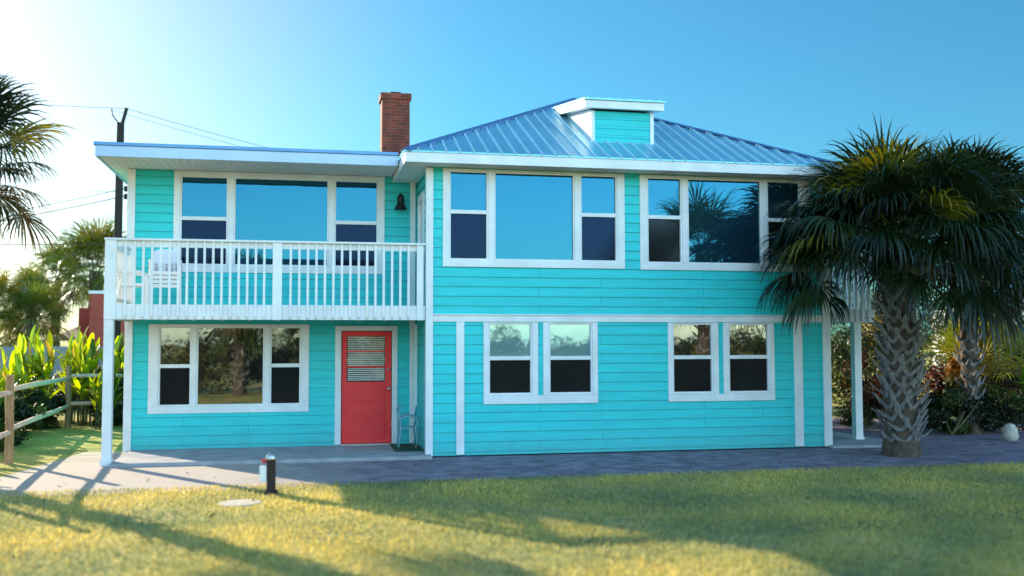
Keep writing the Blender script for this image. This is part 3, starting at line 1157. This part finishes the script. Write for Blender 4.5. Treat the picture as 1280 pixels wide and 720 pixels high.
shrub('tall olive shrub behind the palmetto clump', (15.2, 8.2, 0), (2.0, 1.3, 2.2), 8000, .065, GREENS + GOLD, 9, G1)
shrub('tall dark shrub rising behind the second palm trunk', (13.2, 11.5, 0), (2.2, 1.4, 2.4), 9000, .07, GREENS, 10, G1)
shrub('wide dark thicket closing the view behind the side porch', (11.5, 16, 0), (3.2, 1.6, 2.5), 10000, .08, GREENS, 11, G1)
shrub('wide dark thicket closing the view behind the palmettos', (18.3, 14, 0), (3.6, 1.6, 2.5), 10000, .08, GREENS, 12, G1)
shrub('thicket beyond the tall shrub at the right edge', (23.5, 15, 0), (3.2, 1.6, 2.2), 9000, .08, GREENS, 13, G1)

G2 = 'shrubs beyond the rail fence'
for i, (x, y, rx, rz, tn, lab) in enumerate((
        (-8.9, 2.6, .55, .3, GREENS, 'small dark shrub by the patio corner behind the fence'),
        (-10.2, 12.0, 1.5, .8, GREENS, 'dark undergrowth behind the left half of the ginger row'),
        (-7.9, 12.0, 1.3, .8, GREENS, 'dark undergrowth behind the right half of the ginger row'),
        (-9.6, 9.2, .9, .5, GREENS, 'low dark shrub at the feet of the tall gingers behind the fence'),
        (-9.3, 4.6, .9, .55, GREENS, 'dark shrub behind the nearer fence post'),
        (-9.9, 7.4, .9, .6, GREENS, 'dark low shrub behind the fence between its two posts'),
        (-7.6, 9.8, 1.0, .8, GREENS, 'dark shrub beneath the broad leaved plants by the porch post'),
        (-11.0, 8.5, 1.4, .95, GREENS + GOLD, 'mixed green shrub left of the farther fence post'),
        (-13.6, 26.5, 2.0, 1.1, GREENS, 'dark shrub under the small palm behind the grey wall'),
        (-16.0, 27.0, 2.4, 1.6, GREENS, 'dark shrub below the short palms at the left'),
        (-9.3, 22.5, 1.0, 1.2, GOLD + GREENS, 'olive shrub in front of the red stucco wall'),
        (-18.5, 25.0, 2.6, 1.7, GREENS + GOLD, 'large shrub at the far left beyond the grey wall'))):
    shrub(lab, (x, y, 0), (rx, rx * .8, rz), 5000, .055, tn, 60 + i, G2, clumps=28)

# scrub on the dune behind the viewer (its mirror image fills the lower panes)
rs = np.random.default_rng(5)
ORD = ['first', 'second', 'third', 'fourth', 'fifth', 'sixth', 'seventh', 'eighth', 'ninth', 'tenth', 'eleventh', 'twelfth', 'last']
for i in range(13):
    x = -17 + i * 2.9
    shrub('dune scrub bush mirrored in the lower windows, %s from the left' % ORD[i],
          (x, -23.2 + rs.uniform(-.6, .6), 0), (2.1, 1.3, rs.uniform(1.25, 1.75)), 6500, .08, GOLD * 2 + GREENS + [(.008, .014, .005)] * 5, 90 + i, 'dune scrub on the seaward side', clumps=30)


def palmetto(label, loc, seed, n, sc, tones, rz=0., group='palmettos beside the paver path'):
    t = thing('palmetto', label, 'palmetto', loc, rz, group)
    fan_crown(t, seed, .35, n, .75 * sc, .75 * sc, seg=24, lo=5, hi=85, rt=.12, core=.3, tones=tones, droop=.35, name='fronds', yellow=.3)
    return t


palmetto('yellow green palmetto clump right of the second palm trunk', (15.1, 3.6, 1.3), 71, 34, 1.1, (.24, .28, .03))
palmetto('palmetto with bright spiky fans near the right edge', (16.2, 4.4, 1.5), 72, 30, 1.15, (.20, .25, .03))
palmetto('lower palmetto with hanging straw coloured fans', (14.6, 3.0, .9), 73, 26, .9, (.26, .22, .05))


# ------------------------------------------------------------------ broad leaved plants
def ginger(label, loc, seed, n, h, group, tone=(.26, .36, .03)):
    rnd = random.Random(seed)
    t = thing('ginger_plant', label, 'plant', loc, 0, group)
    V, I, T = [], [], []
    st = MB()
    for i in range(n):
        az = rnd.uniform(0, 6.28)
        b = Vector((math.cos(az), math.sin(az), 0)) * rnd.uniform(.02, .22)
        hh = h * rnd.uniform(.5, .8)
        lean = Vector((math.cos(az), math.sin(az), 0)) * rnd.uniform(.05, .35)
        top = b + lean * .6 + Vector((0, 0, hh))
        st.tube([b, b + lean * .2 + Vector((0, 0, hh * .5)), top], [.018, .014, .008], 6)
        for j in range(4):
            q = .45 + .55 * j / 3
            p = b + lean * .6 * q + Vector((0, 0, hh * q))
            a2 = az + rnd.uniform(-1, 1) + (math.pi if j % 2 else 0)
            el = R(rnd.uniform(25, 78)) if j < 3 else R(rnd.uniform(66, 86))
            d = Vector((math.cos(a2) * math.cos(el), math.sin(a2) * math.cos(el), math.sin(el)))
            sv = d.cross(Vector((0, 0, 1))).normalized()
            L = rnd.uniform(.35, .8)
            wd = L * rnd.uniform(.10, .15)
            tn = np.array(tone) * rnd.uniform(.35, 1.35)
            if rnd.random() < .12:
                tn = np.array((.35, .27, .05))
            b0 = len(V)
            dd = d.copy()
            K = 7
            for k in range(K + 1):
                u = k / K
                w_ = wd * math.sin(math.pi * min(1, u * .93 + .05)) ** .7 + .003
                nn = sv.cross(dd)
                for q_ in (-sv * w_ + nn * w_ * .3, Vector((0, 0, 0)), sv * w_ + nn * w_ * .3):
                    V.append(tuple(p + q_))
                    T.append(tuple(tn))
                dd = (dd + Vector((0, 0, -1)) * .11 * u * rnd.uniform(.5, 1.6)).normalized()
                p = p + dd * L / K
            for k in range(K):
                a = b0 + 3 * k
                I.extend((a, a + 1, a + 4, a + 3, a + 1, a + 2, a + 5, a + 4))
    np_mesh('leaves', np.array(V), 4, I, np.array(T), M['bright'], t, smooth=True)
    st.build('stems', M['stem'], t)
    return t


G3 = 'broad leaved plants along the fence'
for i, (x, y, h, lab) in enumerate((
        (-10.9, 9.9, 2.35, 'broad leaved ginger leftmost in the row behind the fence'),
        (-10.2, 10.6, 2.6, 'broad leaved ginger second from the left behind the fence'),
        (-9.6, 10.0, 2.75, 'tall pointed ginger left of the farther fence post'),
        (-9.0, 10.9, 2.7, 'tall bright ginger right behind the farther fence post'),
        (-8.5, 10.2, 2.65, 'bright ginger just right of the farther fence post'),
        (-8.1, 10.9, 2.9, 'tall yellow green ginger beside the white porch post'),
        (-7.55, 10.4, 2.7, 'ginger half hidden by the white porch post'),
        (-7.1, 10.9, 2.7, 'ginger seen between the porch post and the house wall'),
        (-9.9, 8.3, 1.9, 'short ginger in front of the row at the left'),
        (-9.9, 7.0, 1.5, 'short ginger below the upper fence rail'),
        (-7.7, 8.6, 1.5, 'short ginger left of the white porch post'))):
    ginger(lab, (x, y, 0), 200 + i, 13, h, G3)
ginger('bright arching broad leaved plant at the right edge', (15.2, 1.6, .1), 230, 9, 1.9, None, (.12, .28, .03))
for i, (x, y, lab) in enumerate(((-9.0, 2.6, 'low dark leafy plant behind the lower fence rail'), (-9.3, 4.4, 'low leafy plant behind the fence near the patio'),
                                 (-9.5, 6.2, 'low leafy plant halfway along the fence'), (-9.2, 1.2, 'low leafy plant left of the nearer fence post'))):
    ginger(lab, (x, y, 0), 240 + i, 9, .75, 'low plants along the fence', (.05, .12, .025))

# ------------------------------------------------------------------ rail fence
fe = thing('rail_fence', 'weathered split rail fence with round posts leading away at the left', 'fence', (-8.0, .73, 0))
posts = [(.35, -4.2), (0, 0), (-.75, 8.54), (1.6, 9.6)]
for (x, y) in posts:
    MB().tube([(x, y, -.05), (x + .01, y, .6), (x - .01, y, 1.2), (x, y, 1.70)], [.085, .075, .08, .07], 10).build('post', M['wood'], fe)
for (a, b) in zip(posts[:-1], posts[1:]):
    for z, z2 in ((1.42, 1.36), (.66, .60)):
        MB().tube([(a[0], a[1], z), ((a[0] * 2 + b[0]) / 3, (a[1] * 2 + b[1]) / 3, z - .012), ((a[0] + 2 * b[0]) / 3, (a[1] + 2 * b[1]) / 3, z2 + .012), (b[0], b[1], z2)],
                  [.05, .058, .058, .047], 9).build('rail', M['rail'], fe)

# ------------------------------------------------------------------ background structures at the left
gw = thing('board_wall', 'low grey weathered board wall behind the plants at the left', 'wall', (-15, 21, 0))
mb = MB()
for k in range(10):
    mb.box(-8, 5.0, -.02, .02, .05 + k * .215, .05 + k * .215 + .205)
mb.build('boards', M['grey'], gw)
for k in range(7):
    MB().box(-7.9 + k * 2.1, -7.78 + k * 2.1, -.09, -.022, 0, 2.25).build('wall_post', M['grey'], gw)

red = thing('stucco_building', 'red stucco outbuilding with white capping behind the balcony post', 'building', (-10.35, 24, 0))
MB().box(-.75, 4.5, 0, 4, 0, 4.35).build('wall', M['stucco'], red, bevel=.01)
MB().box(-.80, 4.55, -.05, 4.05, 4.353, 4.48).build('coping', M['white'], red, bevel=.01)
MB().box(-1.7, -.752, 2.6, 3.9, 0, 3.85).build('low_wall', M['stucco'], red, bevel=.01)
mb = MB().box(.9, 1.9, -.04, .0, 1.2, 2.4)
mb.build('shutter', M['white'], red)
um = thing('patio_umbrella', 'tan canvas patio umbrella left of the red stucco wall', 'umbrella', (-11.9, 28.6, 0))
mb = MB()
N_ = 8
for k in range(N_):
    a, b = 2 * math.pi * k / N_, 2 * math.pi * (k + 1) / N_
    r_ = 1.9
    mb.poly([(0, 0, 3.3), (math.cos(a) * r_, math.sin(a) * r_, 2.55), (math.cos(b) * r_, math.sin(b) * r_, 2.55)])
    mb.quad((math.cos(a) * r_, math.sin(a) * r_, 2.55), (math.cos(a) * r_, math.sin(a) * r_, 2.42), (math.cos(b) * r_, math.sin(b) * r_, 2.42), (math.cos(b) * r_, math.sin(b) * r_, 2.55))
mb.build('canopy', M['canvas'], um)
MB().tube([(0, 0, 0), (0, 0, 3.4)], .03, 8).build('pole', M['wood'], um)

# white neighbour house, right edge
nb = thing('neighbour_house', 'white neighbouring house glimpsed through the plants at the right edge', 'house', (34.2, 25, 0))
MB().box(-1.6, 7, 0, 6, 0, 4.1).build('wall', M['white'], nb)
MB().hexa(slab(-2.0, 7.4, -.4, 3, 4.1, 5.6, .12)).hexa(slab(-2.0, 7.4, 3.0, 6.4, 5.6, 4.1, .12)).build('roof', M['metal'], nb)
MB().box(-.8, .1, -.04, .0, 2.2, 3.4).build('window', M['gdark'], nb)

# utility pole and wires
up_ = thing('utility_pole', 'dark wooden utility pole rising behind the house at the left', 'utility pole', (-8.35, 14, 0))
MB().tube([(0, 0, 0), (0, 0, 5), (0.02, 0, 9.45)], [.15, .13, .115], 12).build('pole', M['polewood'], up_)
MB().bar((.05, 0, 9.35), (.20, 0, 9.95), .05, .10).bar((-.02, 0, 9.4), (-.22, 0, 9.68), .04, .04).bar((-.22, 0, 9.66), (-.27, 0, 9.9), .03, .03).build('bracket', M['polewood'], up_)
mb = MB()
for z in (7.05, 7.3):
    mb.lathe((.22, 0, z), [(.03, -.09), (.075, -.06), (.04, 0), (.075, .06), (.03, .09)], 10)
    mb.bar((.05, 0, z), (.22, 0, z), .03, .03)
mb.build('insulator', M['black'], up_)


def wire(a, b, sag, r, lab):
    a, b = Vector(a), Vector(b)
    pts = []
    for k in range(25):
        t = k / 24
        p = a.lerp(b, t)
        p.z -= sag * 4 * t * (1 - t)
        pts.append(p)
    o = MB().tube(pts, r * .6, 5).build('power_line', M['rubber'])
    tag(o, lab, 'power line', 'power lines at the utility pole')


P0 = (-8.35, 14, 0)
wire((-8.16, 14, 9.93), (22, 34, 11.5), 1.6, .014, 'thin power line running from the pole top across the sky above the roof')
wire((-30, 9, 10.6), (-8.16, 14, 9.93), .5, .014, 'thin power line from the left edge to the pole top')
wire((-8.6, 14, 9.86), (22, 35.2, 11.3), 1.6, .012, 'lower of the two thin lines running right from the pole top')
wire((-30, 9, 3.4), (-8.2, 14, 7.05), .75, .022, 'dark service cable sagging left from the lower insulator')
wire((-30, 9, 4.0), (-8.2, 14, 7.3), .9, .018, 'dark service cable sagging left from the upper insulator')
wire((-30, 11, 4.9), (-8.35, 14, 5.5), .05, .020, 'nearly level cable passing low over the far palms')
wire((-30, 30, 9.5), (-8.35, 14, 7.2), .1, .010, 'faint thin cable meeting the pole from the far left')

# ------------------------------------------------------------------ things on the balcony and porch
def make_chair(label, group):
    t = thing('plastic_chair', label, 'chair', (0, 0, 0), 0, group)
    # faces -Y; origin at floor centre
    sb = MB()
    for k in range(7):
        x = -.22 + k * .0635
        sb.box(x, x + .052, -.22, .2, .41, .425)
    sb.box(-.24, .24, -.25, -.215, .36, .43)
    sb.box(-.255, -.225, -.24, .22, .37, .425).box(.225, .255, -.24, .22, .37, .425)
    sb.build('seat', M['plastic'], t, bevel=.006)
    bk = MB()
    W_ = 10
    for k in range(W_):
        x0, x1 = -.25 + .5 * k / W_, -.25 + .5 * (k + 1) / W_
        c0, c1 = .05 * (1 - (x0 / .25) ** 2), .05 * (1 - (x1 / .25) ** 2)
        h0, h1 = .93 - .10 * (x0 / .25) ** 4, .93 - .10 * (x1 / .25) ** 4
        bk.hexa([(x0, .21 + c0 + .09, .62), (x1, .21 + c1 + .09, .62), (x1, .23 + c1 + .09, .62), (x0, .23 + c0 + .09, .62),
                 (x0, .21 + c0 + .18, h0), (x1, .21 + c1 + .18, h1), (x1, .23 + c1 + .18, h1), (x0, .23 + c0 + .18, h0)])
        if k % 2 == 0:
            bk.hexa([(x0, .20 + c0, .42), (x1, .20 + c1, .42), (x1, .22 + c1, .42), (x0, .22 + c0, .42),
                     (x0, .21 + c0 + .09, .62), (x1, .21 + c1 + .09, .62), (x1, .23 + c1 + .09, .62), (x0, .23 + c0 + .09, .62)])
    bk.build('backrest', M['plastic'], t)
    for sx in (-1, 1):
        MB().tube([(sx * .29, -.26, .60), (sx * .295, -.1, .645), (sx * .29, .1, .64), (sx * .26, .30, .68)], [.028, .03, .03, .022], 8).build('armrest', M['plastic'], t, smooth=True)
        MB().bar((sx * .30, -.27, 0), (sx * .28, -.25, .60), .055, .035).build('leg', M['plastic'], t, bevel=.006)
        MB().bar((sx * .28, .32, 0), (sx * .25, .21, .50), .055, .035).build('leg', M['plastic'], t, bevel=.006)
    return t


c0 = make_chair('white plastic chair at the bottom of the stack on the balcony', 'white plastic chairs on the balcony')
c0.location = (-5.22, .95, 3.048)
c0.rotation_euler.z = .12
for k, lab in enumerate(('second from the bottom', 'third from the bottom', 'topmost')):
    c = copy_tree(c0)
    c.location = (-5.22, .95 - .012 * (k + 1), 3.048 + .085 * (k + 1))
    c['label'] = 'white plastic chair %s in the stack on the balcony' % lab
c = copy_tree(c0)
c.location = (-5.80, .62, 3.048)
c.rotation_euler.z = 1.75
c['label'] = 'single white plastic chair turned sideways in the balcony\'s left corner'

gc = thing('garden_chair', 'pale blue metal garden chair in the porch corner right of the red door', 'chair', (-.30, 1.15, .10))
mb = MB()
for y in (-.22, .22):
    MB().tube([(-.22, y, 0), (-.20, y, .2), (-.17, y, .42), (-.18, y, .6), (-.22, y, .78), (-.19, y, .90), (-.15, y, .86)], [.016, .02, .022, .022, .02, .018, .012], 8).build('back_leg', M['bluewhite'], gc, smooth=True)
    MB().tube([(.14, y, 0), (.17, y, .2), (.13, y, .42), (.18, y, .55), (.14, y, .65)], [.016, .02, .02, .02, .016], 8).build('front_leg', M['bluewhite'], gc, smooth=True)
    MB().tube([(-.18, y, .62), (-.05, y, .67), (.10, y, .66), (.20, y, .64)], .022, 8).build('armrest', M['bluewhite'], gc, smooth=True)
MB().box(-.18, .17, -.22, .22, .41, .435).build('seat', M['bluewhite'], gc, bevel=.008)
for z in (.52, .62, .72, .82):
    mb.tube([(-.185, -.22, z), (-.20, 0, z + .01), (-.185, .22, z)], .018, 6)
mb.build('backrest', M['bluewhite'], gc)
mt = MB().box(-.62, -.04, .55, 1.95, .077, .10).build('door_mat', M['turf'], bevel=.008)
tag(mt, 'dark green turf mat on the porch right of the red door', 'mat')

gp = thing('garden_post', 'short dark garden post with pale cap and white box at the lawn edge', 'garden post', (-2.96, -4.35, 0))
MB().box(-.065, .065, -.065, .065, 0, .53).box(-.10, .10, -.10, .10, 0, .06).build('post', M['polewood'], gp, bevel=.008)
MB().lathe((0, 0, .53), [(.085, 0), (.09, .02), (.07, .07), (.03, .10), (.01, .115)], 14).build('cap', M['chrome'], gp, smooth=True)
MB().box(-.17, -.068, -.06, .05, .20, .44).build('box', M['plastic'], gp, bevel=.012)
MB().tube([(-.068, -.03, .50), (-.13, -.05, .50)], .018, 8).lathe((-.12, -.05, .515), [(.045, 0), (.045, .018)], 12).build('tap_handle', M['redpl'], gp)
stn = MB().lathe((-3.37, -5.15, 0), [(.30, -.01), (.31, .008), (.29, .016), (.1, .018)], 18, rough=.03).build('stepping_stone', M['stone'])
tag(stn, 'round pale stepping stone in the sunlit lawn near the garden post', 'stone')
rk = MB().lathe((13.68, .5, 0), [(.14, -.02), (.17, .10), (.15, .26), (.10, .36), (.03, .40)], 9, rough=.14).build('rock', M['stone'], smooth=True)
tag(rk, 'pale upright rock at the edge of the dark shrubs on the right', 'rock')

# ------------------------------------------------------------------ lawn blades
rs = np.random.default_rng(3)
N = 170000
X = rs.uniform(-11, 14, N)
Yv = -16 + (16 - 3.32) * rs.uniform(0, 1, N) ** .9
keep = ~((np.hypot(X + 3.37, Yv + 5.15) < .33))
X, Yv = X[keep], Yv[keep]
N = len(X)
az = rs.uniform(0, 6.28, N)
hgt = rs.uniform(.025, .065, N)
wd = rs.uniform(.006, .012, N)
lean = rs.normal(0, .025, (N, 2))
v = np.zeros((N, 3, 3))
v[:, 0] = np.stack([X - np.cos(az) * wd, Yv - np.sin(az) * wd, np.zeros(N)], 1)
v[:, 1] = np.stack([X + np.cos(az) * wd, Yv + np.sin(az) * wd, np.zeros(N)], 1)
v[:, 2] = np.stack([X + lean[:, 0], Yv + lean[:, 1], hgt], 1)
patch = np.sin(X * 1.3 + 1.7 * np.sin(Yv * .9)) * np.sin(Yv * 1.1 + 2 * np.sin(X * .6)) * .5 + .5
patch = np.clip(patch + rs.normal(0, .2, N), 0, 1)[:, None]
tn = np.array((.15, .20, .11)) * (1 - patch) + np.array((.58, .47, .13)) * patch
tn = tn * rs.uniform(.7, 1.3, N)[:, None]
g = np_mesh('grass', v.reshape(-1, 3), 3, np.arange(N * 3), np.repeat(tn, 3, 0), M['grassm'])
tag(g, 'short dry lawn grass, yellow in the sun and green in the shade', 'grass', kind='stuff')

# fallen leaves and bits scattered over lawn and paving
rs = np.random.default_rng(9)
n = 420
P = np.stack([rs.uniform(-7.5, 12, n), rs.uniform(-12, -.8, n), rs.uniform(.012, .05, n)], 1)
P[P[:, 1] > -3.4, 2] = .012
a = rs.uniform(0, 6.28, n)
ln = rs.uniform(.02, .06, n)
ax = np.stack([np.cos(a), np.sin(a), rs.normal(0, .25, n)], 1) * ln[:, None]
sx = np.stack([-np.sin(a), np.cos(a), rs.normal(0, .25, n)], 1) * (ln * .4)[:, None]
v = np.stack([P - ax, P + sx, P + ax, P - sx], 1).reshape(-1, 3)
v[:, 2] = np.maximum(v[:, 2], .007)
tn = np.array([(.16, .09, .04), (.24, .16, .07), (.10, .07, .03)])[rs.integers(0, 3, n)]
tag(np_mesh('fallen_leaves', v, 4, np.arange(n * 4), np.repeat(tn, 4, 0), M['small']), 'brown fallen leaves scattered over lawn and paving', 'leaves', kind='stuff')
